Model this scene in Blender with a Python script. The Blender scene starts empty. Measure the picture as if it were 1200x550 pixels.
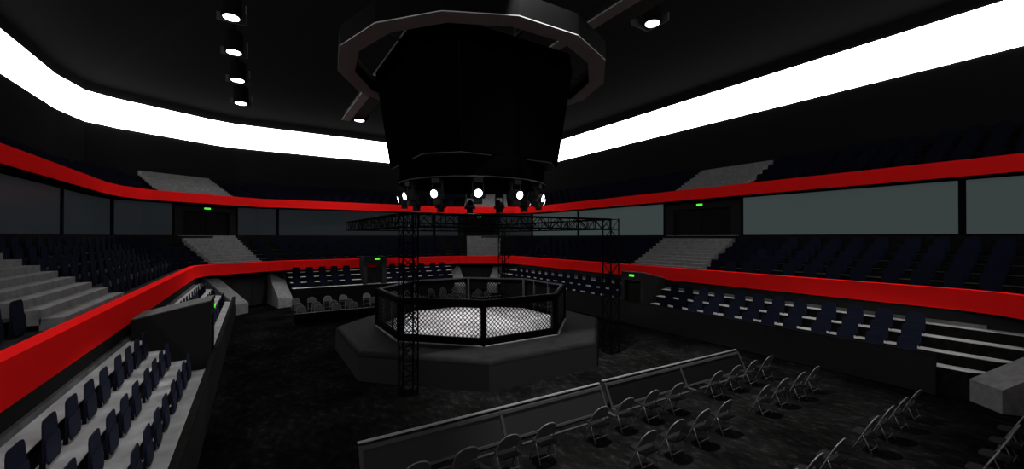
import bpy, math, random
from math import sin, cos, pi, radians, hypot, atan2, sqrt
from mathutils import Vector, Matrix

random.seed(7)
SC = bpy.context.scene
COL = SC.collection

# ------------------------------------------------------------------ helpers
class MB:
    """collects simple solids; build() links them as one mesh object"""
    def __init__(self):
        self.v = []; self.f = []
    def poly(self, pts):
        n = len(self.v); self.v += [tuple(p) for p in pts]
        self.f.append(tuple(range(n, n + len(pts))))
    def hexa(self, b, t):
        """solid from bottom polygon b and top polygon t (same count, ccw from above)"""
        n = len(self.v); k = len(b)
        self.v += [tuple(p) for p in b] + [tuple(p) for p in t]
        self.f.append(tuple(n + i for i in reversed(range(k))))
        self.f.append(tuple(n + k + i for i in range(k)))
        for i in range(k):
            j = (i + 1) % k
            self.f.append((n + i, n + j, n + k + j, n + k + i))
    def box(self, x0, x1, y0, y1, z0, z1):
        self.hexa([(x0, y0, z0), (x1, y0, z0), (x1, y1, z0), (x0, y1, z0)],
                  [(x0, y0, z1), (x1, y0, z1), (x1, y1, z1), (x0, y1, z1)])
    def bar(self, a, b, w, h=None, up=(0, 0, 1)):
        """rectangular bar from a to b, w across and h along up"""
        h = h or w
        a = Vector(a); b = Vector(b); d = (b - a).normalized(); u = Vector(up)
        if abs(d.dot(u)) > .98: u = Vector((1, 0, 0))
        s = d.cross(u).normalized(); u = s.cross(d).normalized()
        def ring(p): return [p - s * w / 2 - u * h / 2, p + s * w / 2 - u * h / 2, p + s * w / 2 + u * h / 2, p - s * w / 2 + u * h / 2]
        self.hexa(ring(a), ring(b))
    def tube(self, pts, r, n=8, closed=False):
        pts = [Vector(p) for p in pts]; base = len(self.v); m = len(pts)
        prev = None
        for i, p in enumerate(pts):
            if closed: d = pts[(i + 1) % m] - pts[i - 1]
            else: d = pts[min(i + 1, m - 1)] - pts[max(i - 1, 0)]
            d.normalize()
            if prev is None:
                u = Vector((0, 0, 1)) if abs(d.z) < .9 else Vector((1, 0, 0))
                s = d.cross(u).normalized()
            else:
                s = (prev - d * prev.dot(d)).normalized()
            prev = s; u = s.cross(d)
            rr = r[i] if isinstance(r, (list, tuple)) else r
            for k in range(n):
                a = 2 * pi * k / n
                self.v.append(tuple(p + (s * cos(a) + u * sin(a)) * rr))
        for i in range(m if closed else m - 1):
            j = (i + 1) % m
            for k in range(n):
                l = (k + 1) % n
                self.f.append((base + i * n + k, base + i * n + l, base + j * n + l, base + j * n + k))
        if not closed:
            self.f.append(tuple(base + k for k in reversed(range(n))))
            self.f.append(tuple(base + (m - 1) * n + k for k in range(n)))
    def loops(self, ls, closed=True):
        """skin a list of equal-length loops"""
        base = len(self.v); k = len(ls[0])
        for l in ls: self.v += [tuple(p) for p in l]
        for i in range(len(ls) - 1):
            for a in range(k if closed else k - 1):
                b = (a + 1) % k
                self.f.append((base + i * k + a, base + i * k + b, base + (i + 1) * k + b, base + (i + 1) * k + a))
    def lathe(self, prof, n=24, c=(0, 0), caps=True):
        ls = [[(c[0] + r * cos(2 * pi * i / n), c[1] + r * sin(2 * pi * i / n), z) for i in range(n)] for r, z in prof]
        self.loops(ls)
        if caps:
            self.poly(list(reversed(ls[0]))); self.poly(ls[-1])
    def xform(self, M):
        self.v = [tuple(M @ Vector(p)) for p in self.v]; return self
    def mesh(self, name, m, smooth=False):
        me = bpy.data.meshes.new(name); me.from_pydata(self.v, [], self.f); me.update()
        me.materials.append(m)
        if smooth:
            for p in me.polygons: p.use_smooth = True
        return me
    def build(self, name, m, parent=None, smooth=False, bevel=0):
        o = bpy.data.objects.new(name, self.mesh(name, m, smooth)); COL.objects.link(o)
        if parent: o.parent = parent
        if bevel:
            b = o.modifiers.new('bevel', 'BEVEL'); b.width = bevel; b.segments = 2; b.limit_method = 'ANGLE'; b.angle_limit = radians(40)
        return o

def tag(o, label=None, cat=None, group=None, kind=None):
    if label: o['label'] = label
    if cat: o['category'] = cat
    if group: o['group'] = group
    if kind: o['kind'] = kind
    return o
def thing(name, label, cat, loc=(0, 0, 0), rz=0, group=None):
    o = bpy.data.objects.new(name, None); COL.objects.link(o)
    o.empty_display_size = .2; o.location = loc; o.rotation_euler = (0, 0, rz)
    return tag(o, label, cat, group)
def dup(root, loc, rz, label, group=None):
    r = root.copy(); COL.objects.link(r); r.location = loc; r.rotation_euler = (0, 0, rz); r['label'] = label
    if group: r['group'] = group
    for ch in list(root.children):
        c = ch.copy(); COL.objects.link(c); c.parent = r
        for g in ch.children:
            d = g.copy(); COL.objects.link(d); d.parent = c
    return r
def struct(o): o['kind'] = 'structure'; return o

# ------------------------------------------------------------------ materials
def mat(name, col, rough=.6, metal=0, spec=.5, noise=None, scale=6, bump=0, emit=None, strength=1, stretch=None):
    m = bpy.data.materials.new(name); m.use_nodes = True
    nt = m.node_tree; b = nt.nodes['Principled BSDF']
    b.inputs['Base Color'].default_value = (*col, 1); b.inputs['Roughness'].default_value = rough
    b.inputs['Metallic'].default_value = metal; b.inputs['Specular IOR Level'].default_value = spec
    if emit:
        b.inputs['Emission Color'].default_value = (*emit, 1); b.inputs['Emission Strength'].default_value = strength
    if noise or bump:
        tc = nt.nodes.new('ShaderNodeTexCoord'); mp = nt.nodes.new('ShaderNodeMapping')
        nt.links.new(tc.outputs['Object'], mp.inputs['Vector'])
        if stretch: mp.inputs['Scale'].default_value = stretch
        nz = nt.nodes.new('ShaderNodeTexNoise'); nz.inputs['Scale'].default_value = scale; nz.inputs['Detail'].default_value = 6
        nt.links.new(mp.outputs['Vector'], nz.inputs['Vector'])
        if noise:
            cr = nt.nodes.new('ShaderNodeValToRGB')
            lo, hi, p0, p1 = noise
            cr.color_ramp.elements[0].color = (*[c * lo for c in col], 1); cr.color_ramp.elements[0].position = p0
            cr.color_ramp.elements[1].color = (*[c * hi for c in col], 1); cr.color_ramp.elements[1].position = p1
            nt.links.new(nz.outputs['Fac'], cr.inputs['Fac']); nt.links.new(cr.outputs['Color'], b.inputs['Base Color'])
        if bump:
            bp = nt.nodes.new('ShaderNodeBump'); bp.inputs['Strength'].default_value = bump
            nt.links.new(nz.outputs['Fac'], bp.inputs['Height']); nt.links.new(bp.outputs['Normal'], b.inputs['Normal'])
    return m

M = {}
M['concrete'] = mat('concrete', (.145, .145, .145), .85, spec=.05, noise=(.8, 1.2, .3, .7), scale=5)
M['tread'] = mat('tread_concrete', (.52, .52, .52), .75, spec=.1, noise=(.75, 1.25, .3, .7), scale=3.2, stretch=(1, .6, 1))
M['riser'] = mat('black_riser', (.006, .006, .0055), .9, spec=.02, noise=(.5, 1.8, .3, .7), scale=9)
M['wall'] = mat('black_wall', (.016, .016, .016), .9, spec=.01)
M['ceil'] = mat('black_ceiling', (.0075, .0075, .0075), 1, spec=0)
M['outer'] = mat('black_outer_wall', (.0095, .0095, .0095), 1, spec=0)
M['frontwall'] = mat('stand_front', (.013, .013, .013), .85, spec=.01)
M['red'] = mat('red_fascia', (.83, .012, .012), .9, spec=0)
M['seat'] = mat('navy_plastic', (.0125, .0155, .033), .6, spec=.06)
M['seatpost'] = mat('seat_bracket', (.006, .006, .007), .7, spec=.05)
M['truss'] = mat('black_truss', (.0015, .0015, .0015), .8, spec=.01)
M['pad'] = mat('black_padding', (.001, .001, .001), .7, spec=.02)
M['rail'] = mat('grey_rail', (.07, .07, .085), .6, spec=.15)
M['wire'] = mat('black_wire', (.003, .003, .003), .6, spec=.05)
M['platform'] = mat('platform_vinyl', (.0105, .010, .010), .6, spec=.02, noise=(.8, 1.2, .35, .65), scale=3)
M['lit_side'] = mat('platform_lit_side', (.019, .0185, .0185), .7, spec=.05)  # platform side, ambient light put into a lighter colour
M['mat'] = mat('fight_canvas', (.62, .62, .62), .85, spec=.05, noise=(.72, 1.15, .38, .62), scale=.7)
M['metal'] = mat('grey_steel', (.10, .10, .103), .45, metal=.3, spec=.4)
M['chairback'] = mat('chair_back', (.045, .045, .045), .6, spec=.1)
M['chairpan'] = mat('chair_pan_shaded', (.0055, .0055, .0055), .7, spec=.05)  # seat pan darkened, its shade put into the colour
M['barrier'] = mat('barrier_panel', (.0125, .0125, .0125), .6, spec=.06)
M['barrierrail'] = mat('barrier_rail', (.12, .12, .12), .4, metal=.2, spec=.5)
M['barrierdark'] = mat('barrier_dark', (.0035, .0035, .0035), .6, spec=.05)  # darker panel colour for one near barrier
M['barrierframe'] = mat('barrier_frame', (.026, .026, .026), .6, spec=.1)
M['canblack'] = mat('can_black', (.004, .004, .004), .9, spec=0)
M['screen'] = mat('dark_screen', (.0011, .001, .001), .9, spec=0)
M['screenframe'] = mat('screen_frame', (.004, .004, .0042), .8, spec=.02)
M['halo'] = mat('halo_black', (.0016, .0016, .0016), .6, spec=.02)
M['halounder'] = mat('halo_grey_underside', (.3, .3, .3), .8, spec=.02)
M['beam'] = mat('beam_grey', (.3, .3, .3), .8, spec=.02)
M['beamdark'] = mat('beam_dark', (.05, .05, .05), .9, spec=.02)
M['lamp'] = mat('lamp_black', (.02, .02, .02), .7, spec=.05)
M['lens'] = mat('lamp_lens', (.9, .9, .9), .3, emit=(1, 1, 1), strength=6)
M['strip'] = mat('light_band', (.9, .9, .9), .5, emit=(1, 1, 1), strength=6)
M['green'] = mat('exit_green', (.05, .4, .05), .5, emit=(.10, 1, .04), strength=.9)
M['seatmid_shaded'] = mat('navy_plastic_shaded_mid', (.0075, .0092, .019), .9, spec=.01)  # same navy seats, dimmer light of the middle tier put into the colour
M['seatfar_shaded'] = mat('navy_plastic_shaded_far', (.005, .006, .012), 1, spec=0)  # same navy seats, darkened in colour for the shade higher up
M['glassR'] = mat('glass_added_glow', (.02, .022, .022), .35, spec=.05, emit=(.034, .045, .044), strength=1)  # faint glow put into the panes to lift their brightness
M['glassL'] = mat('glass_added_glow_dim', (.012, .013, .014), .35, spec=.05, emit=(.0075, .0095, .011), strength=1)  # weaker added glow for the duller panes
M['mullion'] = mat('mullion_black', (.003, .003, .003), .8, spec=.02)
M['door'] = mat('door_dark', (.008, .008, .008), .8, spec=.03)
M['treadshaded'] = mat('tread_shaded', (.02, .02, .02), .85, spec=.03, noise=(.6, 1.4, .3, .7), scale=5)  # concrete tread with shade put into its colour
M['floor'] = None
def floor_mat():
    m = bpy.data.materials.new('scuffed_floor'); m.use_nodes = True
    nt = m.node_tree; b = nt.nodes['Principled BSDF']; L = nt.links.new
    b.inputs['Roughness'].default_value = .8; b.inputs['Specular IOR Level'].default_value = 0
    tc = nt.nodes.new('ShaderNodeTexCoord'); mp = nt.nodes.new('ShaderNodeMapping'); mp.inputs['Scale'].default_value = (1.0, .55, 1)
    mp.inputs['Rotation'].default_value = (0, 0, .5)
    L(tc.outputs['Object'], mp.inputs['Vector'])
    n1 = nt.nodes.new('ShaderNodeTexNoise'); n1.inputs['Scale'].default_value = 5.5; n1.inputs['Detail'].default_value = 9; n1.inputs['Roughness'].default_value = .72
    L(mp.outputs['Vector'], n1.inputs['Vector'])
    cr = nt.nodes.new('ShaderNodeValToRGB')
    e = cr.color_ramp.elements
    e[0].position = .40; e[0].color = (.0045, .0045, .0045, 1)
    e[1].position = .55; e[1].color = (.0082, .0081, .0079, 1)
    x = e.new(.68); x.color = (.024, .0235, .0225, 1)
    L(n1.outputs['Fac'], cr.inputs['Fac'])
    n2 = nt.nodes.new('ShaderNodeTexNoise'); n2.inputs['Scale'].default_value = .55; n2.inputs['Detail'].default_value = 4
    L(tc.outputs['Object'], n2.inputs['Vector'])
    c2 = nt.nodes.new('ShaderNodeValToRGB'); c2.color_ramp.elements[0].position = .36; c2.color_ramp.elements[0].color = (.35, .35, .35, 1)
    c2.color_ramp.elements[1].position = .66; c2.color_ramp.elements[1].color = (1, 1, 1, 1)
    L(n2.outputs['Fac'], c2.inputs['Fac'])
    mx = nt.nodes.new('ShaderNodeMix'); mx.data_type = 'RGBA'; mx.blend_type = 'MULTIPLY'; mx.inputs['Factor'].default_value = 1
    L(cr.outputs['Color'], mx.inputs['A']); L(c2.outputs['Color'], mx.inputs['B']); L(mx.outputs['Result'], b.inputs['Base Color'])
    return m
M['floor'] = floor_mat()

# ------------------------------------------------------------------ plan loops (quarter outlines, side -> end)
def full(q):
    return ([(x, y) for x, y in q] + [(-x, y) for x, y in reversed(q)] +
            [(-x, -y) for x, y in q] + [(x, -y) for x, y in reversed(q)])
QL = [(10.45, 12.2), (10.22, 13.05), (9.68, 13.72), (7.05, 15.15), (6.1, 15.5)]
QU = [(14.2, 13.5), (13.95, 15.1), (12.95, 16.8), (8.35, 19.55), (7.3, 20.05)]
QW = [(15.0, 14.4), (14.65, 16.3), (13.5, 17.6), (8.8, 20.4), (7.6, 20.95)]
QS = [(17.55, 18.6), (17.03, 21.3), (15.75, 22.45), (10.75, 25.15), (9.2, 25.7)]
def lerpq(A, B, t): return [(a[0] + (b[0] - a[0]) * t, a[1] + (b[1] - a[1]) * t) for a, b in zip(A, B)]
def q_at(a):
    if a <= 14.2: return lerpq(QL, QU, (a - 10.45) / 3.75)
    if a <= 15.0: return lerpq(QU, QW, (a - 14.2) / .8)
    return lerpq(QW, QS, (a - 15.0) / 2.55)
def lz(q, z): return [(x, y, z) for x, y in full(q)]

# ------------------------------------------------------------------ room shell
m = MB(); m.poly([(x, y, 0) for x, y in full(q_at(11.0))]); struct(m.build('floor', M['floor']))
m = MB()
m.loops([lz(QS, 14.6), [(x * .3, y * .3, 19.5) for x, y in full(QS)]]); m.poly([(x * .3, y * .3, 19.5) for x, y in full(QS)])
struct(m.build('ceiling', M['ceil']))
m = MB(); m.loops([lz(QS, 8.6), lz(QS, 14.6)]); struct(m.build('wall_outer', M['outer']))
# perimeter light band, a slim box standing just off the outer wall
qi = lerpq(QS, QW, .02)
m = MB(); m.loops([lz(QS, 11.95), lz(qi, 11.95), lz(qi, 13.93), lz(QS, 13.93)])
tag(m.build('light_band', M['strip']), 'broad white light band glowing all round the top of the outer wall', 'light band')

# lower back wall under the red fascia, with facet back walls for the tunnels
qb = [(10.57, 12.9), (10.45, 14.65), (9.79, 15.22), (7.02, 16.5), (6.2, 15.8)]
FB = full(qb)
for nm, idx in (('right', (19, 0)), ('right_corner', (0, 1, 2, 3, 4)), ('far', (4, 5)), ('left_corner', (5, 6, 7, 8, 9)), ('left', (9, 10)),
                ('near_left_corner', (10, 11, 12, 13, 14)), ('near', (14, 15)), ('near_right_corner', (15, 16, 17, 18, 19))):
    m = MB(); m.loops([[(*FB[i], 0) for i in idx], [(*FB[i], 2.245) for i in idx]], closed=False); struct(m.build('wall_' + nm, M['wall']))
m = MB(); m.loops([lz(qb, 2.245), lz(q_at(10.47), 2.245)]); struct(m.build('ceiling_lower', M['riser']))
# red fascias
def fascia(name, q, z0, z1, label):
    qo = q; qx = q_at(q[0][0] + .28)
    m = MB(); m.loops([lz(qx, z0), lz(qo, z0), lz(qo, z1), lz(qx, z1)])
    return tag(m.build(name, M['red']), label, 'balcony fascia')
fascia('balcony_fascia', QL, 2.26, 2.9, 'lower bright red balcony fascia running round the hall at the lower stand')
fascia('balcony_fascia', QU, 6.72, 7.33, 'upper bright red balcony fascia running round the hall above the windows')

# middle tier: five rows behind the lower fascia (black risers, concrete treads, shade in their colour)
MR = [(10.73 + .63 * k, 2.74 + .275 * k) for k in range(5)]
def tier(name, rows, z_end, a_end):
    t = MB(); r = MB(); za = None
    for k, (a, z) in enumerate(rows):
        a2 = rows[k + 1][0] if k + 1 < len(rows) else a_end
        z2 = rows[k + 1][1] if k + 1 < len(rows) else z_end
        t.loops([lz(q_at(a), z), lz(q_at(a2), z)])
        r.loops([lz(q_at(a2), z), lz(q_at(a2), z2)])
        r.loops([lz(q_at(a), z - .04), lz(q_at(a), z)])
    o = struct(t.build(name, M['treadshaded']))
    r.build('riser', M['riser'], o)
    return o
tier('stand_middle', MR, 4.55, 13.88)
m = MB(); m.loops([lz(q_at(13.88), 4.55), lz(q_at(15.05), 4.55)]); struct(m.build('floor_concourse', M['riser']))
m = MB(); m.loops([lz(q_at(14.3), 6.72), lz(q_at(15.05), 6.72)]); struct(m.build('ceiling_concourse', M['wall']))
# upper tier rows
UR = [(14.48 + .6 * k, 7.2 + .31 * k) for k in range(5)]
tier('stand_upper', UR, 8.75, 17.5)
m = MB(); m.loops([lz(q_at(17.48), 8.75), lz(q_at(17.6), 8.75)]); struct(m.build('trim_upper', M['riser']))
# concourse back wall (behind the windows, holds the doors)
m = MB(); m.loops([lz(q_at(15.3), 4.5), lz(q_at(15.3), 6.8)]); struct(m.build('wall_concourse', M['wall']))

# ------------------------------------------------------------------ windows along the concourse
WL = full(QW)
def wseg(p0, p1, name, glass, m0=True, m1=True):
    """one window: pane, top and bottom trim, between plan points on the window line"""
    p0 = Vector((*p0, 0)); p1 = Vector((*p1, 0)); d = (p1 - p0).normalized(); nrm = Vector((-d.y, d.x, 0))
    if nrm.dot((p0 + p1) / 2) < 0: nrm = -nrm
    fr = MB()
    for z in (4.58, 6.68): fr.bar(p0 + Vector((0, 0, z)), p1 + Vector((0, 0, z)), .08, .06)
    for p in [p0 + d * .05] * m0 + [p1 - d * .05] * m1: fr.bar(p + Vector((0, 0, 4.56)), p + Vector((0, 0, 6.7)), .1, .1, up=tuple(d))
    o = struct(fr.build(name, M['mullion']))
    pn = MB(); a = p0 + d * .1 * m0 + nrm * .02; b = p1 - d * .1 * m1 + nrm * .02
    pn.hexa([a + Vector((0, 0, 4.61)), b + Vector((0, 0, 4.61)), b + nrm * .02 + Vector((0, 0, 4.61)), a + nrm * .02 + Vector((0, 0, 4.61))],
            [a + Vector((0, 0, 6.65)), b + Vector((0, 0, 6.65)), b + nrm * .02 + Vector((0, 0, 6.65)), a + nrm * .02 + Vector((0, 0, 6.65))])
    pn.build('pane', glass, o)
    return o
wn = [0]
def windows(pts, glass):
    """pts: (x, y, mullion?)"""
    for a, b in zip(pts, pts[1:]):
        wn[0] += 1; wseg(a[:2], b[:2], 'window_%d' % wn[0], glass, a[2], b[2])
q = QW
dA, dB = (12.15, 18.4), (8.9, 20.34)                      # corner door between these
windows([(15, -3.25, 1), (15, -11.55, 1), (15, -14.4, 0)], M['glassR'])
windows([(15, 1.7, 1), (15, 10.15, 1), (15, 14.4, 0), (*q[1], 1)], M['glassR'])
windows([(*q[1], 1), (*q[2], 0), (*dA, 1)], M['glassL'])
windows([(*dB, 1), (*q[4], 0), (6.6, 20.95, 1), (-6.26, 20.95, 1), (-q[4][0], q[4][1], 0), (-dB[0], dB[1], 1)], M['glassL'])
windows([(-dA[0], dA[1], 1), (-q[2][0], q[2][1], 0), (-q[1][0], q[1][1], 1), (-15, 14.4, 0), (-15, 10.5, 1), (-15, 1.7, 1)], M['glassL'])

# doorways on the concourse (dark recess with lintel, jambs and door leaf)
dn = [0]
def doorway(p0, p1):
    dn[0] += 1
    p0 = Vector((*p0, 0)); p1 = Vector((*p1, 0)); L = (p1 - p0).length; d = (p1 - p0).normalized(); n = Vector((-d.y, d.x, 0))
    if n.dot((p0 + p1) / 2) < 0: n = -n
    Z = lambda z: Vector((0, 0, z))
    fr = MB()
    w = L * .12
    for a, b in ((p0, p0 + d * w), (p1 - d * w, p1)):
        fr.hexa([a + Z(4.56), b + Z(4.56), b + n * .25 + Z(4.56), a + n * .25 + Z(4.56)], [a + Z(6.71), b + Z(6.71), b + n * .25 + Z(6.71), a + n * .25 + Z(6.71)])
    a, b = p0 + d * w, p1 - d * w
    fr.hexa([a + Z(6.2), b + Z(6.2), b + n * .25 + Z(6.2), a + n * .25 + Z(6.2)], [a + Z(6.71), b + Z(6.71), b + n * .25 + Z(6.71), a + n * .25 + Z(6.71)])
    o = struct(fr.build('door_%d' % dn[0], M['wall']))
    lf = MB(); c = (a + b) / 2
    for s in (-1, 1):
        e0 = c + d * s * .02; e1 = c + d * s * (L * .36)
        lf.hexa([e0 + n * .18 + Z(4.57), e1 + n * .18 + Z(4.57), e1 + n * .23 + Z(4.57), e0 + n * .23 + Z(4.57)],
                [e0 + n * .18 + Z(6.19), e1 + n * .18 + Z(6.19), e1 + n * .23 + Z(6.19), e0 + n * .23 + Z(6.19)])
    lf.build('door_leaf', M['door'], o)
    return (p0 + p1) / 2, n
def exit_sign(p, n, label, w=.34, h=.13):
    """small sign box, its green face looking along -n"""
    t = thing('exit_sign', label, 'exit sign', p, 0, 'green exit signs')
    n = Vector(n).normalized(); d = Vector((-n.y, n.x, 0)); Z = lambda z: Vector((0, 0, z))
    b = MB(); b.hexa([-d * w / 2 - n * .05 + Z(-h / 2), d * w / 2 - n * .05 + Z(-h / 2), d * w / 2 + Z(-h / 2), -d * w / 2 + Z(-h / 2)],
                     [-d * w / 2 - n * .05 + Z(h / 2), d * w / 2 - n * .05 + Z(h / 2), d * w / 2 + Z(h / 2), -d * w / 2 + Z(h / 2)])
    b.build('housing', M['lamp'], t)
    f = MB(); w2 = w * .92; h2 = h * .84
    f.hexa([-d * w2 / 2 - n * .06 + Z(-h2 / 2), d * w2 / 2 - n * .06 + Z(-h2 / 2), d * w2 / 2 - n * .05 + Z(-h2 / 2), -d * w2 / 2 - n * .05 + Z(-h2 / 2)],
           [-d * w2 / 2 - n * .06 + Z(h2 / 2), d * w2 / 2 - n * .06 + Z(h2 / 2), d * w2 / 2 - n * .05 + Z(h2 / 2), -d * w2 / 2 - n * .05 + Z(h2 / 2)])
    f.build('lit_face', M['green'], t)
    return t
f0, f1 = Vector(QW[2]), Vector(QW[3])
for i, (p0, p1, lab) in enumerate([((15, 1.7), (15, -3.25), 'green exit sign over the dark doorway above the right-hand stairs'),
                                   ((-dA[0], dA[1]), (-dB[0], dB[1]), 'green exit sign over the dark doorway above the left corner stairs'),
                                   (dA, dB, 'green exit sign over the far centre doorway, behind the truss beam')]):
    c, n = doorway(p0, p1)
    exit_sign(c + Vector((0, 0, 6.44)) , n, lab, .42, .14)

# ------------------------------------------------------------------ wide concrete stairs
def stair(label, p0, p1, n, n_steps, run, z0, rise, thick=1.2, spread=0.0):
    """steps from plan edge p0-p1 climbing along n (pointing outward)"""
    p0 = Vector((*p0, 0)); p1 = Vector((*p1, 0)); n = Vector((*n, 0)).normalized(); d = (p1 - p0).normalized(); Z = lambda z: Vector((0, 0, z))
    o = thing('staircase', label, 'stairs', tuple((p0 + p1) / 2 + Z(z0 - rise)), 0, 'wide concrete stairs')
    off = (p0 + p1) / 2 + Z(z0 - rise)
    for k in range(n_steps):
        m = MB()
        a = p0 + n * run * k - d * spread * k; b = p1 + n * run * k + d * spread * k; z = z0 + rise * k
        a2 = a + n * (run + .02); b2 = b + n * (run + .02)
        zb = z - rise - .12
        m.hexa([v - off for v in (a + Z(zb), b + Z(zb), b2 + Z(zb), a2 + Z(zb))], [v - off for v in (a + Z(z), b + Z(z), b2 + Z(z), a2 + Z(z))])
        # keep winding outward
        m.build('step', M['concrete'], o)
    return o
stair('grey concrete stairs between seats at left, just behind the lower red fascia', (-10.78, -.25), (-10.78, -4.35), (-1, 0), 11, .315, 2.97, .161)
stair('grey concrete stairs at right, from lower red fascia to the dark doorway', (10.78, -3.5), (10.78, .82), (1, 0), 11, .315, 2.97, .161)
nf = Vector((-(QL[3][1] - QL[2][1]), QL[3][0] - QL[2][0])).normalized()
nf = nf if nf.dot(Vector((1, 1))) > 0 else -nf
def facet(qq, s, w, off):
    a = Vector(qq[2]); b = Vector(qq[3]); c = (a + b) / 2; d = (b - a).normalized(); c = c + nf * off
    p, r = c - d * w / 2, c + d * w / 2
    return (s * p.x, p.y), (s * r.x, r.y), (s * nf.x, nf.y)
for s, lab in ((-1, 'grey concrete stairs in the far left corner above the lower red fascia'), (1, 'grey concrete stairs in the far centre corner, seen behind the cage')):
    p0, p1, n = facet(QL, s, 2.75, .42)
    if s < 0: p0, p1 = p1, p0
    stair(lab, p1, p0, n, 11, .36, 2.97, .161, spread=.02)
for s, lab in ((-1, 'grey concrete stairs at upper left, above the upper red fascia'), (1, 'grey concrete stairs of the upper tier, far centre behind the hanging lamps')):
    p0, p1, n = facet(QU, s, 4.1, .42)
    if s < 0: p0, p1 = p1, p0
    stair(lab, p1, p0, n, 10, .36, 7.44, .16)
stair('grey concrete stairs at upper right, above the upper red fascia', (14.5, -3.75), (14.5, .55), (1, 0), 10, .30, 7.44, .16)

# ------------------------------------------------------------------ lower side stands
AF = [(8.86, .78), (9.295, 1.11), (9.72, 1.45), (10.155, 1.77)]       # tread front edge, height
def yend(a): return 12.5 + (a - 8.65) * 1.05
def side_stand(s, name):
    t = MB(); r = MB()
    for k, (a, z) in enumerate(AF):
        a2 = AF[k + 1][0] if k < 3 else 10.62
        e0, e1 = yend(a), yend(a2)
        t.hexa([(s * a, -e0, z - .014), (s * a2, -e1, z - .014), (s * a2, e1, z - .014), (s * a, e0, z - .014)],
               [(s * a, -e0, z), (s * a2, -e1, z), (s * a2, e1, z), (s * a, e0, z)])
        r.hexa([(s * (a + .012), -e0 + .01, 0), (s * a2, -e1 + .01, 0), (s * a2, e1 - .01, 0), (s * (a + .012), e0 - .01, 0)],
               [(s * (a + .012), -e0 + .01, z - .014), (s * a2, -e1 + .01, z - .014), (s * a2, e1 - .01, z - .014), (s * (a + .012), e0 - .01, z - .014)])
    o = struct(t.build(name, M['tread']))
    r.build('riser', M['riser'], o)
    sk = MB(); sk.box(min(s * 10.5, s * 10.6), max(s * 10.5, s * 10.6), -12.8, 12.8, 1.77, 1.88); sk.build('skirting', M['concrete'], o)
    return o
side_stand(-1, 'stand_left'); side_stand(1, 'stand_right')
def parapet(s, name):
    m = MB(); m.box(min(s * 8.66, s * 8.77), max(s * 8.66, s * 8.77), -12.1, 12.1, 0, 1.12)
    o = struct(m.build(name, M['frontwall']))
    c = MB(); c.box(min(s * 8.65, s * 8.78), max(s * 8.65, s * 8.78), -12.1, 12.1, 1.12, 1.15); c.build('capping', M['riser'], o)
parapet(-1, 'wall_parapet_left'); parapet(1, 'wall_parapet_right')
# end stands
EF = [(14.25, 1.15), (14.65, 1.48), (15.02, 1.81), (15.38, 2.10)]
def xend(y): return 5.62 + (y - 14.19) * .2
def end_stand(s, name):
    t = MB(); r = MB()
    for k, (y, z) in enumerate(EF):
        y2 = EF[k + 1][0] if k < 3 else 15.75
        a, b = xend(y), xend(y2)
        t.hexa([(-a, s * y, z - .014), (a, s * y, z - .014), (b, s * y2, z - .014), (-b, s * y2, z - .014)], [(-a, s * y, z), (a, s * y, z), (b, s * y2, z), (-b, s * y2, z)])
        r.hexa([(-a + .01, s * (y + .012), 0), (a - .01, s * (y + .012), 0), (b - .01, s * y2, 0), (-b + .01, s * y2, 0)],
               [(-a + .01, s * (y + .012), z - .014), (a - .01, s * (y + .012), z - .014), (b - .01, s * y2, z - .014), (-b + .01, s * y2, z - .014)])
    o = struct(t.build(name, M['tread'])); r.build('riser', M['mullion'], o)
end_stand(1, 'stand_far')

# sloped concrete wing walls flanking the corner tunnels
def wing(lo0, lo1, hi0, hi1, sx, sy, label, zl=.6, zh=2.18):
    P = [Vector((sx * x, sy * y, 0)) for x, y in (lo0, lo1, hi1, hi0)]
    c = sum(P, Vector()) / 4
    zt = (zl, zl, zh, zh)
    m = MB(); m.hexa([p - c for p in P], [p - c + Vector((0, 0, z)) for p, z in zip(P, zt)])
    o = m.build('wing_wall', M['concrete']); o.location = c
    return tag(o, label, 'wing wall', 'sloped wing walls of the corner tunnels')
WA = ((8.65, 12.68), (8.05, 13.23), (10.40, 14.6), (9.80, 15.15))
WB = ((6.48, 13.94), (5.67, 14.19), (7.02, 16.4), (6.21, 16.65))
wing(*WA, -1, 1, 'sloping concrete wing wall left of the far left tunnel, beside the left stand')
wing(*WB, -1, 1, 'sloping concrete wing wall right of the far left tunnel, beside the end stand')
wing(*WB, 1, 1, 'sloping concrete wing wall on left side of the tunnel behind the cage')
wing(*WA, 1, 1, 'sloping concrete wing wall on right side of the tunnel behind the cage')
wing((8.87, 12.72), (8.3, 13.37), (10.55, 14.65), (9.98, 15.3), 1, -1, 'sloping concrete wing wall at the right edge, behind the folding chairs')
# tunnel doors set in the facet back walls
def tunnel_door(s, sy=1):
    dn[0] += 1
    a = Vector(qb[2]); b = Vector(qb[3]); c = (a + b) / 2; d = (b - a).normalized(); nf = Vector((-d.y, d.x)); nf = nf if nf.y > 0 else -nf
    P = lambda u, v, z: ((c + d * u - nf * v).x * s, (c + d * u - nf * v).y * sy, z)
    fr = MB()
    for u0, u1, z0, z1 in ((-.62, -.5, 0, 1.72), (.5, .62, 0, 1.72), (-.5, .5, 1.6, 1.72)):
        fr.hexa([P(u0, .06, z0), P(u1, .06, z0), P(u1, 0, z0), P(u0, 0, z0)], [P(u0, .06, z1), P(u1, .06, z1), P(u1, 0, z1), P(u0, 0, z1)])
    o = struct(fr.build('door_%d' % dn[0], M['frontwall']))
    lf = MB(); lf.hexa([P(-.5, .03, 0), P(.5, .03, 0), P(.5, 0, 0), P(-.5, 0, 0)], [P(-.5, .03, 1.6), P(.5, .03, 1.6), P(.5, 0, 1.6), P(-.5, 0, 1.6)]); lf.build('door_leaf', M['wall'], o)
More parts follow.
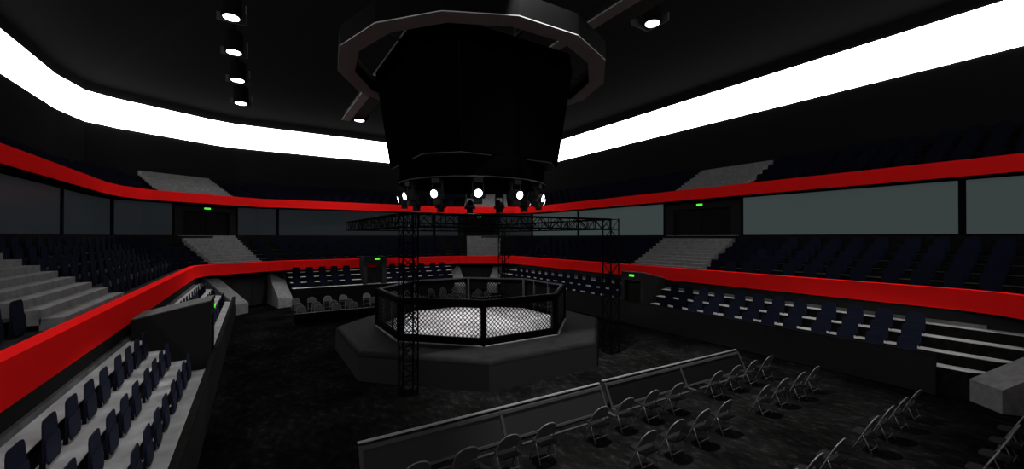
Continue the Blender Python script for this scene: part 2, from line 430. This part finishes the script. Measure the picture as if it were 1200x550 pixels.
    # lighter facing panel of the tunnel back wall
tunnel_door(-1); tunnel_door(1)

# ------------------------------------------------------------------ tunnel portals through the stands
def side_portal(s, y0, y1, label):
    t = thing('tunnel_portal', label, 'tunnel portal', (s * 9.6, (y0 + y1) / 2, .8))
    ox, oy, oz = s * 9.6, (y0 + y1) / 2, .8
    X = lambda a: s * a - ox
    def slab(name, a0, a1, ya, yb, zt0, zt1, zb, m, zb1=None):
        k = MB(); zb1 = zb if zb1 is None else zb1
        k.hexa([(X(a0), ya - oy, zb - oz), (X(a1), ya - oy, zb1 - oz), (X(a1), yb - oy, zb1 - oz), (X(a0), yb - oy, zb - oz)],
               [(X(a0), ya - oy, zt0 - oz), (X(a1), ya - oy, zt1 - oz), (X(a1), yb - oy, zt1 - oz), (X(a0), yb - oy, zt0 - oz)])
        return k.build(name, m, t)
    sl = lambda a: 2.68 - .36 * max(0, a - 8.78) / 1.67
    slab('side_wall', 8.78, 10.44, y0, y0 + .12, sl(8.78), sl(10.44), .8, M['wall'])
    slab('side_wall', 8.78, 10.44, y1 - .12, y1, sl(8.78), sl(10.44), .8, M['wall'])
    slab('roof', 8.78, 10.44, y0, y1, 2.71, 2.71 - .36, 2.66, M['concrete'], 2.30)
    slab('lintel', 8.78, 8.9, y0 + .12, y1 - .12, 2.66, 2.64, 2.24, M['wall'])
    slab('jamb', 8.78, 8.9, y0 + .12, y0 + .2, 2.24, 2.24, 1.12, M['wall'])
    slab('jamb', 8.78, 8.9, y1 - .2, y1 - .12, 2.24, 2.24, 1.12, M['wall'])
    slab('gate', 9.05, 9.1, y0 + .12, y1 - .12, 2.24, 2.24, .8, M['riser'])
side_portal(-1, -1.2, .1, 'dark tunnel portal box with grey sloping roof among the left lower seats')
side_portal(1, -1.72, -.25, 'dark tunnel portal box among the right lower seats')
exit_sign((-8.78, -.55, 2.47), (-1, 0, 0), 'green exit sign on the tunnel portal in left lower stand', .3, .12)
exit_sign((8.78, -1.0, 2.5), (1, 0, 0), 'green exit sign on the tunnel portal in right lower stand', .34, .13)
t = thing('tunnel_portal', 'dark gate-like tunnel portal rising past the red fascia in the far end stand', 'tunnel portal', (-.51, 14.1, 1.15))
def bx(name, x0, x1, y0, y1, z0, z1, m):
    k = MB(); k.box(x0 + .51, x1 + .51, y0 - 14.1, y1 - 14.1, z0 - 1.15, z1 - 1.15); return k.build(name, m, t)
bx('jamb', -1.31, -1.07, 14.05, 15.42, 1.16, 3.1, M['wall']); bx('jamb', -.03, .27, 14.05, 15.42, 1.16, 3.1, M['wall'])
bx('lintel', -1.07, -.03, 14.05, 14.25, 2.62, 3.1, M['wall']); bx('sill', -1.31, .27, 14.03, 14.24, 1.15, 1.17, M['concrete'])
bx('gate', -1.07, -.03, 14.6, 14.66, 1.17, 2.22, M['riser'])
exit_sign((-.4, 14.03, 2.93), (0, 1, 0), 'green exit sign on the gate-like portal in the far end stand', .36, .13)

# ------------------------------------------------------------------ fighting platform and cage
CX0, CY0 = .12, -.05
def octa(ap, z, c=(CX0, CY0)):
    r = ap / cos(pi / 8); return [(c[0] + r * cos(pi / 8 + k * pi / 4), c[1] + r * sin(pi / 8 + k * pi / 4), z) for k in range(8)]
prof = [(4.97 + .13 * cos(a), .74 + .17 * sin(a)) for a in (0, radians(18), radians(36), radians(54), radians(72), radians(90))]
m = MB(); m.loops([octa(a, z) for a, z in prof]); m.poly(octa(4.97, .91))
pf = m.build('fight_platform', M['platform']); tag(pf, 'black octagonal platform with rounded edges carrying the cage', 'platform')
m = MB(); m.loops([octa(5.12, 0), octa(5.1, .74)]); m.build('lit_side', M['lit_side'], pf)
m = MB(); m.hexa(octa(3.5, .912), octa(3.5, .945))
tag(m.build('fight_mat', M['mat']), 'white octagonal canvas mat on the floor of the cage', 'mat')
cage = thing('fight_cage', 'black padded octagonal fighting cage with chain-link sides', 'cage', (CX0, CY0, .91))
AP = 3.62; R8 = AP / cos(pi / 8)
V8 = [Vector((R8 * cos(pi / 8 + k * pi / 4), R8 * sin(pi / 8 + k * pi / 4), 0)) for k in range(8)]
ZT = 1.5
for k in range(8):
    a = V8[k]; b = V8[(k + 1) % 8]; d = (b - a).normalized(); n = Vector((d.y, -d.x, 0)); Z = lambda z: Vector((0, 0, z))
    # padded corner post
    ang = atan2(a.y, a.x)
    p = MB(); p.lathe([(.10, 0), (.105, .03), (.105, ZT - .03), (.09, ZT)], 10); p.xform(Matrix.Translation(a)); p.build('post', M['pad'], cage, smooth=True)
    L = (b - a).length
    gap = k in (0, 7) and False
    tr = MB(); tr.bar(a + Z(ZT - .12), b + Z(ZT - .12), .13, .25); tr.build('top_pad', M['pad'], cage, bevel=.04)
    br = MB(); br.bar(a + Z(.13), b + Z(.13), .13, .26); br.build('base_pad', M['pad'], cage, bevel=.04)
    ft = MB(); ft.bar(a * 1.005 + Z(.012), b * 1.005 + Z(.012), .22, .024); ft.build('base_plate', M['concrete'], cage)
    rl = MB(); rl.tube([a * .985 + Z(ZT - .03), b * .985 + Z(ZT - .03)], .04, 8); rl.build('top_rail', M['rail'], cage, smooth=True)
    pr = MB(); pr.tube([a * .965 + Z(.25), a * .965 + Z(ZT - .02)], .06, 8); pr.build('inner_post', M['rail'], cage, smooth=True)
    # chain link as crossing wires
    w = MB(); z0, z1 = .25, ZT - .24; H = z1 - z0; step = .15; x0, x1 = .09, L - .09
    c = x0 - H
    while c < x1:
        for sg in (1, -1):
            ua, ub = max(c, x0), min(c + H, x1)
            if ub - ua < .01: continue
            za, zb = ((ua - c), (ub - c)) if sg > 0 else (H - (ua - c), H - (ub - c))
            pa = a + d * ua + Z(z0 + za); pb = a + d * ub + Z(z0 + zb)
            w.tube([pa + n * .004 * sg, pb + n * .004 * sg], .0135, 4)
        c += step
    w.build('chain_link', M['wire'], cage)
# gate posts in the right-hand and left-hand panels
for k, f in ((7, .35), (7, .72), (3, .3), (3, .66)):
    a = V8[k]; b = V8[(k + 1) % 8]; p = (a + (b - a) * f) * .99
    g = MB(); g.tube([p + Vector((0, 0, .02)), p + Vector((0, 0, ZT - .02))], .045, 8); g.build('gate_post', M['rail'], cage, smooth=True)

# ------------------------------------------------------------------ lighting truss
def truss_mesh(L, w, bays, chord=.026, brace=.013):
    """square truss along +Z from 0 to L"""
    c = MB(); b = MB(); h = w / 2
    cor = [(-h, -h), (h, -h), (h, h), (-h, h)]
    for x, y in cor: c.tube([(x, y, 0), (x, y, L)], chord, 8)
    s = L / bays
    for k in range(bays + 1):
        z = min(max(k * s, chord), L - chord)
        for i in range(4):
            b.tube([(*cor[i], z), (*cor[(i + 1) % 4], z)], brace, 6)
            if k < bays:
                z2 = min((k + 1) * s, L - chord)
                if (k + i) % 2: b.tube([(*cor[i], z), (*cor[(i + 1) % 4], z2)], brace, 6)
                else: b.tube([(*cor[(i + 1) % 4], z), (*cor[i], z2)], brace, 6)
    return c, b
TW = .42
towers = [((-4.0, -4.0), 'black truss tower standing left in front of the cage platform'),
          ((3.98, -4.14), 'black truss tower at the right corner of the cage platform'),
          ((4.02, 4.0), 'black truss tower standing behind the cage')]
tow0 = None
for (x, y), lab in towers:
    if tow0 is None:
        tow0 = thing('truss_tower', lab, 'truss tower', (x, y, 0), 0, 'truss towers round the cage')
        c, b = truss_mesh(5.2, TW, 12); c.build('chords', M['truss'], tow0); b.build('braces', M['truss'], tow0)
        p = MB(); p.box(-.24, .24, -.24, .24, 0, .02); p.build('base_plate', M['truss'], tow0)
    else: dup(tow0, (x, y, 0), 0, lab)
corn = [(-4.0, -4.0), (3.98, -4.14), (4.02, 4.0), (-4.0, 4.0)]
bl = ['black truss beam along the near side of the cage, above the front', 'black truss beam along the right side, from right tower to rear tower',
      'black truss beam along the far side, running behind the hanging lamps', 'black truss beam along the left side, ending past the near tower at left']
for i in range(4):
    a = Vector((*corn[i], 4.99)); b = Vector((*corn[(i + 1) % 4], 4.99)); d = (b - a).normalized()
    a2 = a + d * .23; b2 = b - d * (.23 if i not in (2,) else -.21)
    if i == 3: a2 = a + d * .23
    L = (b2 - a2).length
    t = thing('truss_beam', bl[i], 'truss beam', tuple(a2), 0, 'truss beams round the cage')
    c, br = truss_mesh(L, .38, 18)
    q_ = d.to_track_quat('Z', 'Y').to_matrix().to_4x4()
    c.xform(q_); br.xform(q_); c.build('chords', M['truss'], t); br.build('braces', M['truss'], t)

# ------------------------------------------------------------------ hanging scoreboard
sb = thing('scoreboard', 'huge black hanging scoreboard with dark screens below a ring', 'scoreboard', (.05, -.1, 6.6))
def ch_sq(h, c, z):
    p = [(h, -h + c), (h, h - c), (h - c, h), (-h + c, h), (-h, h - c), (-h, -h + c), (-h + c, -h), (h - c, -h)]
    return [(x, y, z - 6.6) for x, y in p]
top = ch_sq(3.45, 1.15, 11.5); bot = ch_sq(2.92, 1.0, 7.4)
m = MB(); m.hexa(bot, top); m.build('housing', M['screenframe'], sb)
for i in range(8):
    j = (i + 1) % 8
    a, b, c, d = Vector(bot[i]), Vector(bot[j]), Vector(top[j]), Vector(top[i])
    n = (b - a).cross(d - a).normalized(); 
    if n.dot(Vector((a.x + b.x, a.y + b.y, 0))) < 0: n = -n
    cc = (a + b + c + d) / 4
    k = MB(); s = .985
    q4 = [cc + (v - cc) * s for v in (a, b, c, d)]
    k.hexa([v - n * .02 for v in q4], [v + n * .035 for v in q4])
    k.build('screen' if i % 2 == 0 else 'corner_panel', M['screen'], sb)
m = MB(); m.lathe([(3.02, 0), (3.02, .05), (3.0, .06), (3.0, .82), (2.7, .9)], 28); m.build('drum', M['screen'], sb)
m = MB(); m.loops([[(r * cos(2 * pi * i / 28), r * sin(2 * pi * i / 28), z) for i in range(28)] for r, z in ((2.9, 0), (3.05, 0), (3.05, .035), (2.9, .035), (2.9, 0))]); m.build('drum_rim', M['beamdark'], sb)
NR = 15
def rg(r, z): return [(r * cos(radians(184.5) + 2 * pi * i / NR) + .05, r * sin(radians(184.5) + 2 * pi * i / NR) - .1, z - 6.6) for i in range(NR)]
m = MB(); m.loops([rg(4.78, 11.04), rg(5.42, 11.04), rg(5.42, 11.72), rg(4.78, 11.72), rg(4.78, 11.04)]); halo = m.build('halo_ring', M['halo'], sb)
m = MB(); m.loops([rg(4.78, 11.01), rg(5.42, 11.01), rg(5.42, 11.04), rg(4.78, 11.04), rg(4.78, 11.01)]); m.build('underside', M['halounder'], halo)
for i in range(0, NR, 3):
    m = MB(); a = radians(184.5) + 2 * pi * (i + .5) / NR; m.bar((3.0 * cos(a), 3.0 * sin(a), 4.85), (4.85 * cos(a), 4.85 * sin(a), 5.05), .08, .08)
    m.build('ring_arm', M['lamp'], sb)
for x, y in ((.8, 2), (-.6, 2), (-.6, -2), (.8, -2)):
    m = MB(); m.tube([(x, y, 4.88), (x, y, 12.8)], .03, 6); m.build('suspension_cable', M['lamp'], sb)
b0 = ch_sq(2.9, 1.0, 7.385); m = MB(); m.hexa([(x, y, z - .03) for x, y, z in b0], b0); m.build('underside', M['beamdark'], sb)  # added plate, bounce light put into its lighter grey
# moving-head lamps round the drum
lamp0 = None
NL = 12
for i in range(NL):
    a = radians(186.5 + 30 * i); r = 2.82
    lab = ('black spotlight on the scoreboard drum, lens glowing towards us, %s' % ['far left one', 'second from left', 'middle one', 'second from right', 'far right one'][i]) if i < 5 else None
    if lab is None:
        names = ['first', 'second', 'third', 'fourth', 'fifth', 'sixth', 'seventh', 'eighth', 'ninth']
        lab = 'black spotlight under the scoreboard drum facing away, %s one counted round from the right' % names[i - 5]
    loc = (.05 + r * cos(a), -.1 + r * sin(a), 6.6)
    if lamp0 is None:
        lamp0 = thing('spotlight', lab, 'spotlight', loc, a, 'spotlights round the scoreboard drum')
        k = MB(); k.box(-.16, .16, -.17, .17, -.2, 0); k.build('base_box', M['lamp'], lamp0, bevel=.02)
        k = MB()
        for s in (-1, 1): k.box(-.05, .05, s * .19 - .02, s * .19 + .02, -.62, -.16)
        k.box(-.05, .05, -.21, .21, -.2, -.15); k.build('yoke', M['lamp'], lamp0)
        Rm = Matrix.Translation((0, 0, -.52)) @ Matrix.Rotation(radians(90 + 15), 4, 'Y')
        hd = MB(); hd.lathe([(.10, -.26), (.15, -.22), (.165, -.05), (.165, .22), (.15, .25)], 16); hd.xform(Rm); h = hd.build('head', M['lamp'], lamp0, smooth=False)
        ln = MB(); ln.lathe([(.138, .25), (.138, .262)], 20); ln.xform(Rm); ln.build('lens', M['lens'], h)
        tl = MB(); tl.box(-.11, .11, -.15, .15, -.94, -.72); tl.box(-.10, .10, -.26, .26, -.74, -.6); tl.box(-.05, .05, -.05, .05, -.62, -.5); tl.build('power_box', M['lamp'], lamp0, bevel=.02)
    else: dup(lamp0, loc, a, lab)

# ------------------------------------------------------------------ roof beams and pendant cans
for x0, lab in ((-2.36, 'grey steel roof beam on the left, passing behind the scoreboard ring'), (3.55, 'grey steel roof beam on the right, passing above the scoreboard ring')):
    t = thing('roof_beam', lab, 'roof beam', (x0, 0, 13.1), 0, 'grey roof beams')
    k = MB(); k.box(0, .55, -16.5, 16.5, 0, .06); k.build('lower_flange', M['beam'], t)
    k = MB(); k.box(.22, .33, -16.5, 16.5, .06, .6); k.build('web', M['beamdark'], t)
    k = MB(); k.box(.55, 1.35, -16.5, 16.5, .02, .06); k.build('dark_plate', M['beamdark'], t)  # darker plate beside the lower flange
can0 = None
for x, y, z, lab in [(-8.7, 7.65, 14.79, 'ceiling can light at upper left, nearest and largest of the row of four'), (-8.7, 10.45, 14.23, 'ceiling can light, second from the top in the row of four at left'),
                     (-8.62, 13.25, 13.68, 'ceiling can light, third from the top in the row of four at left'), (-8.52, 16.05, 13.12, 'ceiling can light, lowest and smallest in the row of four at left'),
                     (8.77, -2.29, 15.0, 'ceiling can light at upper right beside the roof beam'), (-1.31, 15.52, 13.0, 'ceiling can light just left of the scoreboard, below the roof beam')]:
    if can0 is None:
        can0 = thing('ceiling_lamp', lab, 'ceiling lamp', (x, y, z), 0, 'ceiling can lights')
        k = MB(); k.lathe([(.40, .02), (.42, 0), (.42, 1.0), (.3, 1.1)], 20); k.build('can', M['canblack'], can0)
        k = MB(); k.lathe([(.33, -.02), (.33, .01)], 20); k.build('lens', M['lens'], can0)
        k = MB(); k.box(-.06, .06, -.06, .06, 1.1, 1.6); k.build('stem', M['canblack'], can0)
        k = MB(); k.box(-.62, .62, .75, .81, .1, .5); k.box(.56, .62, -.5, .8, .1, .5); k.build('bracket', M['beamdark'], can0)
    else: dup(can0, (x, y, z), 0, lab)

# ------------------------------------------------------------------ crowd barriers
def barrier(x0, x1, y, s, label, rz=0, panels=2, face='barrier'):
    """low barrier leaning towards the cage; s = -1 on the near side, +1 on the far side"""
    t = thing('crowd_barrier', label, 'barrier', (x0, y, 0), rz, 'low crowd barriers')
    L = x1 - x0; lean = -s * .5
    def part(name, m, boxes, bevel=0, flat=False):
        k = MB()
        for b in boxes: k.box(*b)
        if not flat: k.v = [(a, b + lean * c, c) for a, b, c in k.v]
        k.build(name, m, t, bevel=bevel)
    f = s                                          # chair side
    for k in range(panels):
        a = L * k / panels; b = L * (k + 1) / panels
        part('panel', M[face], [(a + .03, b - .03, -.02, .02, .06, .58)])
        part('cover', M['wire'], [(a + .03, b - .03, *sorted((-f * .021, -f * .032)), .03, .62)])
    part('top_cap', M['barrierrail'], [(0, L, *sorted((-f * .05, f * .01)), .625, .65)], .006)
    part('upper_rail', M['barrierframe'], [(.02, L - .02, *sorted((f * .021, f * .05)), .53, .585)])
    part('lower_rail', M['barrierframe'], [(.02, L - .02, *sorted((f * .021, f * .05)), .03, .07)])
    for k in range(panels + 1):
        u = min(max(L * k / panels, .04), L - .04)
        part('upright', M['barrierframe'], [(u - .035, u + .035, *sorted((f * .021, f * .045)), 0, .6)])
        part('foot', M['barrierframe'], [(u - .05, u + .05, *sorted((-f * .05, f * .3)), 0, .03)], flat=True)
    for k in range(panels):
        part('foot_rail', M['barrierframe'], [(L * k / panels + .25, L * (k + 1) / panels - .25, *sorted((f * .22, f * .29)), 0, .03)], flat=True)
barrier(-6.1, -.05, -7.80, -1, 'long low barrier with bright top edge, nearest to us at bottom left', -.024)
barrier(.12, 6.2, -7.87, -1, 'long low barrier with darker panels, right of the near one, before the chairs', -.04, face='barrierdark')
barrier(-6.06, -.06, 7.85, 1, 'low dark barrier behind the cage at left, with chairs behind it')
barrier(.06, 6.06, 7.85, 1, 'low dark barrier behind the cage at right, half hidden')

# ------------------------------------------------------------------ folding chairs (front foot line at y=0, facing +y)
def make_chair(loc, rz, label, group):
    t = thing('folding_chair', label, 'folding chair', loc, rz, group)
    H = .78; tilt = .36 / H
    y = lambda z: -tilt * z
    pts = [(-.23, y(.0), 0), (-.23, y(.3), .3), (-.23, y(.58), .58)]
    for k in range(0, 9):
        a = pi - pi * k / 8; pts.append((.23 * cos(a), y(.60 + .18 * sin(a)), .60 + .18 * sin(a)))
    pts += [(.23, y(.58), .58), (.23, y(.3), .3), (.23, y(0), 0)]
    k = MB(); k.tube(pts, .0125, 6); k.build('frame', M['metal'], t, smooth=True)
    k = MB(); k.tube([(-.205, -.34, 0), (-.205, -.25, .22), (-.205, -.19, .365), (.205, -.19, .365), (.205, -.25, .22), (.205, -.34, 0)], .0115, 6)
    k.tube([(-.205, -.30, .1), (.205, -.30, .1)], .009, 6); k.build('rear_legs', M['metal'], t, smooth=True)
    k = MB(); sh = []
    for i in range(9):
        a = pi * i / 8; sh.append((.215 * cos(a), .60 + .165 * sin(a)))
    sh = [(.215, .47)] + sh + [(-.215, .47)]
    k.hexa([(x, y(z) - .012, z) for x, z in sh], [(x, y(z) + .012, z) for x, z in sh]); k.build('backrest', M['chairback'], t)
    k = MB(); sp = [(-.2, -.37), (.2, -.37), (.21, -.12), (.18, .01), (.1, .03), (-.1, .03), (-.18, .01), (-.21, -.12)]
    k.hexa([(x, yy, .36) for x, yy in sp], [(x * .97, yy, .385) for x, yy in sp]); k.build('seat_pan', M['chairpan'], t)
    return t
XR = [-5.65, -4.75, -3.87, -2.97, -1.52, -.65, .25, 1.18, 2.95, 3.88, 4.8, 5.7]
ordn = ['leftmost', 'second', 'third', 'fourth', 'fifth', 'sixth', 'seventh', 'eighth', 'ninth', 'tenth', 'eleventh', 'rightmost']
RY = [(-8.66, 'first row behind the near barrier'), (-9.92, 'second row behind the near barrier'), (-12.02, 'third row back, across the aisle'), (-13.65, 'fourth row, at bottom right')]
ch0 = None
for ri, (yy, rn) in enumerate(RY):
    for i, x in enumerate(XR):
        if ri == 1 and x < -2.5 or ri == 2 and x < -1.0 or ri == 3 and x < 2.5: continue
        rz = random.uniform(-.03, .03)
        lab = 'grey folding chair, %s from left in %s' % (ordn[i] if 0 < i < 11 else ('first' if i == 0 else 'last'), rn)
        loc = (x + .23 + random.uniform(-.015, .015), yy + .012 * (5 - x) * .5 * (ri == 0) + random.uniform(-.02, .02), 0)
        if ch0 is None: ch0 = make_chair(loc, rz, lab, 'folding chairs on the near floor')
        else: dup(ch0, loc, rz, lab, 'folding chairs on the near floor')
for ri, (yy, rn) in enumerate([(8.7, 'first row behind far barrier'), (9.95, 'second row behind far barrier'), (12.0, 'third row by the far stand')]):
    for i, x in enumerate(XR):
        lab = 'folding chair facing us, %s from left, %s' % (ordn[i] if 0 < i < 11 else ('first' if i == 0 else 'last'), rn)
        dup(ch0, (x + random.uniform(-.02, .02), yy + random.uniform(-.02, .02), 0), pi + random.uniform(-.04, .04), lab, 'folding chairs behind the cage')

# ------------------------------------------------------------------ stadium seats
def seat_solids():
    """facing +x, base at origin on the tread; returns backrest, pan, bracket"""
    b = MB(); prof = [(-.235, .10), (-.235, .40), (-.215, .58), (-.19, .63), (-.15, .645), (.15, .645), (.19, .63), (.215, .58), (.235, .40), (.235, .10)]
    def xb(z): return .015 - .05 * max(0, z - .3)
    b.hexa([(xb(z), y, z) for y, z in prof], [(xb(z) + .018, y, z) for y, z in prof])
    p = MB(); pr = [(-.228, .12), (-.228, .34), (-.205, .385), (.205, .385), (.228, .34), (.228, .12), (.17, .05), (-.17, .05)]
    p.hexa([(.034 + .05 * max(0, .34 - z), y, z) for y, z in pr], [(.048 + .07 * max(0, .34 - z), y, z) for y, z in pr])
    k = MB(); k.box(-.02, .03, -.20, -.17, 0, .16); k.box(-.02, .03, .17, .20, 0, .16); k.box(0, .04, -.17, .17, .12, .15)
    return b, p, k
b_, p_, k_ = seat_solids()
allm = MB()
for src in (b_, p_, k_):
    n = len(allm.v); allm.v += src.v; allm.f += [tuple(i + n for i in f) for f in src.f]
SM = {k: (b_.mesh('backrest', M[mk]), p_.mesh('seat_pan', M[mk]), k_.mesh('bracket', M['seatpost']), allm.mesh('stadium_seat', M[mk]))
      for k, mk in (('lower', 'seat'), ('middle', 'seatmid_shaded'), ('upper', 'seatfar_shaded'))}

CAMP = Vector((-7.72, -15.45, 4.5)); YAW = radians(32.3)
def visible(x, y, z, marg=1.12):
    dx, dy = x - CAMP.x, y - CAMP.y
    f = dx * sin(YAW) + dy * cos(YAW); r = dx * cos(YAW) - dy * sin(YAW)
    if f < .5: return None
    px = 476 * r / f; py = 476 * (z + .3 - CAMP.z) / f
    if abs(px) > 600 * marg or abs(py) > 300 * marg: return None
    return f
seats = []   # (dist, x, y, z, heading, row text, area text, index key)
GR = [.0, .77, 1.54, 2.31]; PIT = 3.23
def yline(y0, y1, first, sign):
    out = []; g = 0
    while True:
        for o in GR:
            y = first + sign * (g * PIT + o)
            if sign > 0 and y > y1 or sign < 0 and y < y0: return out
            out.append(y)
        g += 1
def add(area, row, pts):
    vis = [(visible(x, y, z), x, y, z, h) for x, y, z, h in pts]
    n = 0
    for v in vis:
        n += 1
        if v[0]: seats.append((v[0], *v[1:], area, row, n))
rown = ['front', 'second', 'third', 'fourth', 'fifth']
# lower side stands: three rows against the risers
for s, area, yn, yf in ((1, 'right lower stand', -2.6, .42), (-1, 'left lower stand', -1.95, .75)):
    for k in range(3):
        a = AF[k + 1][0] - .09; z = AF[k][1]
        add(area + ' nearer than the tunnel', rown[k], [(s * a, y, z, pi if s > 0 else 0) for y in yline(-12.2, 0, yn, -1)])
        add(area + ' beyond the tunnel', rown[k], [(s * a, y, z, pi if s > 0 else 0) for y in yline(0, 12.2, yf, 1)])
# far end stand
for k in range(3):
    y = EF[k + 1][0] - .09; z = EF[k][1]
    add('far end stand left of the portal', rown[k], [(x, y, z, -pi / 2) for x in (-2.23, -3.04, -3.8, -4.59, -5.40)])
    add('far end stand right of the portal', rown[k], [(x, y, z, -pi / 2) for x in (1.0, 1.77, 2.54, 3.31, 4.23, 5.0)])
# curved rows of the middle and upper tiers
def seat_row(rows, k, a, z, tname, blocks):
    q = q_at(a)
    for s, area in ((1, 'right'), (-1, 'left')):
        ys = blocks[area]
        add('%s, right of the side stairs' % (tname + ' ' + area) if s > 0 else '%s, left of the side stairs' % (tname + ' ' + area), rown[k], [(s * q[0][0], y, z, pi if s > 0 else 0) for y in yline(-14.4, 0, ys[0], -1)])
        add('%s, left of the side stairs' % (tname + ' ' + area) if s > 0 else '%s, right of the side stairs' % (tname + ' ' + area), rown[k], [(s * q[0][0], y, z, pi if s > 0 else 0) for y in yline(0, q[0][1], ys[1], 1)])
    n = int((q[4][0] * 2 - .4) / .8)
    add('%s far end' % tname, rown[k], [((i - (n - 1) / 2) * .8, q[4][1], z, -pi / 2) for i in range(n)])
    # short bevels each side of the corner stairs
    for s, cn in ((-1, 'left corner'), (1, 'centre corner')):
        for (i0, i1, nm) in ((0, 2, 'side'), (3, 4, 'end')):
            pa = Vector(q[i0]); pb = Vector(q[i1]); L = (pb - pa).length; m_ = max(1, int(L / .78))
            for j in range(m_):
                c = pa + (pb - pa) * (j + .5) / m_
                add('%s %s, %s bevel' % (tname, cn, nm), rown[k], [(s * c.x, c.y, z, atan2(-c.y, -s * c.x * 1.3))])
for k, (a, z) in enumerate(MR):
    seat_row(MR, k, (MR[k + 1][0] if k < 4 else 13.85) - .1, z, 'middle tier', {'right': (-4.0, 1.35), 'left': (-4.8, .25)})
for k, (a, z) in enumerate(UR):
    seat_row(UR, k, (UR[k + 1][0] if k < 4 else 17.45) - .1, z, 'upper tier', {'right': (-4.3, 1.1), 'left': (-4.6, 1.1)})
seats.sort(key=lambda s: s[0] + (4 if s[6].startswith('upper') else 0))
def onum(n): return '%d%s' % (n, 'th' if 10 <= n % 100 <= 20 else {1: 'st', 2: 'nd', 3: 'rd'}.get(n % 10, 'th'))
cnt = {}
rest = MB()
for i, (dist, x, y, z, h, area, row, n) in enumerate(seats):
    if i >= 300:
        Mx = Matrix.Translation((x, y, z)) @ Matrix.Rotation(h, 4, 'Z'); nv = len(rest.v)
        rest.v += [tuple(Mx @ Vector(p)) for p in allm.v]; rest.f += [tuple(j + nv for j in f) for f in allm.f]
        continue
    key = (area, row); cnt[key] = cnt.get(key, 0) + 1
    lab = 'navy seat, %s in %s row, %s' % (onum(n if 'bevel' not in area else cnt[key]), row, area)
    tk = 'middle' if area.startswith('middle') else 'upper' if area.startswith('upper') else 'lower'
    if i < 110:
        t = thing('stadium_seat', lab, 'seat', (x, y, z), h, 'navy folded seats in the stands')
        for nm, me in zip(('backrest', 'seat_pan', 'bracket'), SM[tk]):
            c = bpy.data.objects.new(nm, me); COL.objects.link(c); c.parent = t
    else:
        c = bpy.data.objects.new('stadium_seat', SM[tk][3]); COL.objects.link(c); c.location = (x, y, z); c.rotation_euler = (0, 0, h)
        tag(c, lab, 'seat', 'navy folded seats in the stands')
print('seats', len(seats))
if rest.v:
    o = rest.build('stadium_seats', M['seatfar_shaded']); tag(o, 'remaining rows of navy seats, darkened for shade, high in the far stands', 'seats', kind='stuff')

# ------------------------------------------------------------------ lights
def lamp(name, kind, loc, energy, target=None, **kw):
    l = bpy.data.lights.new(name, kind); l.energy = energy
    for k, v in kw.items(): setattr(l, k, v)
    o = bpy.data.objects.new(name, l); COL.objects.link(o); o.location = loc
    if target is not None: o.rotation_euler = (Vector(target) - Vector(loc)).to_track_quat('-Z', 'Y').to_euler()
    return o
# lamps of the drum, thrown outwards onto the lower stands
for i in range(NL):
    a = radians(186.5 + 30 * i)
    Rr = min(9.0 / max(abs(cos(a)), .01), 14.2 / max(abs(sin(a)), .01)); d = Rr - 3.25
    e = 11 * (d * d + 25) * (.5 if cos(a) > 0 else 1)
    o = lamp('drum_spot', 'SPOT', (.05 + 3.25 * cos(a), -.1 + 3.25 * sin(a), 6.02), e, ((Rr - .1) * cos(a), (Rr - .1) * sin(a), .9), spot_size=radians(22 if d < 8 else 17), spot_blend=.6, shadow_soft_size=.12)
    o.scale = (3.0, 1, 1)
# the ceiling cans plus added unseen lamps, pouring light down onto the stands
for x, y, z, e, sz in [(-8.7, 7.65, 14.7, 340, 52), (-8.7, 10.45, 14.15, 260, 52), (-8.62, 13.25, 13.6, 300, 70), (-8.52, 16.05, 13.05, 700, 115), (8.77, -2.29, 14.9, 450, 70), (-1.31, 15.52, 12.9, 1300, 115), (8.5, 16.0, 13.0, 1000, 115)] + \
        [(-8.75, 4.85 - 2.8 * k, 15.2, 350, 52) for k in range(6)] + [(10.7, -5.2 - 3.2 * k, 15.2, 900, 46) for k in range(3)]:  # added lamps with no can, over both side stands
    lamp('can_and_added_spot', 'SPOT', (x, y, z), e, (x + (.3 if x > 0 else -.4) * (abs(x) > 5 and x < 10), y, 0), spot_size=radians(sz), spot_blend=.6, shadow_soft_size=.3)
# working lights under the drum onto the mat
for k in range(4):
    a = pi / 4 + k * pi / 2
    lamp('mat_spot', 'SPOT', (1.6 * cos(a), 1.6 * sin(a), 6.4), 330, (1.2 * cos(a), 1.2 * sin(a), .9), spot_size=radians(60), spot_blend=.5, shadow_soft_size=.2)
# added unseen spot high over the near floor, for light and chair shadows
lamp('added_floor_spot', 'SPOT', (-.5, -6.3, 15.5), 15000, (0, -7.0, 0), spot_size=radians(62), spot_blend=.7, shadow_soft_size=.15)

w = bpy.data.worlds.new('world'); SC.world = w; w.use_nodes = True
w.node_tree.nodes['Background'].inputs[0].default_value = (0, 0, 0, 1)

cam = bpy.data.cameras.new('camera'); co = bpy.data.objects.new('camera', cam); COL.objects.link(co)
cam.sensor_width = 36; cam.lens = 36 * 476 / 1200; cam.clip_end = 300; cam.clip_start = .05
co.location = CAMP
pitch = math.atan(2.7 / 476)
co.rotation_euler = (pi / 2 + pitch, 0, -YAW)
SC.camera = co
vs = SC.view_settings
vs.view_transform = 'Standard'; vs.look = 'None'; vs.exposure = 0; vs.gamma = 1; vs.use_curve_mapping = False
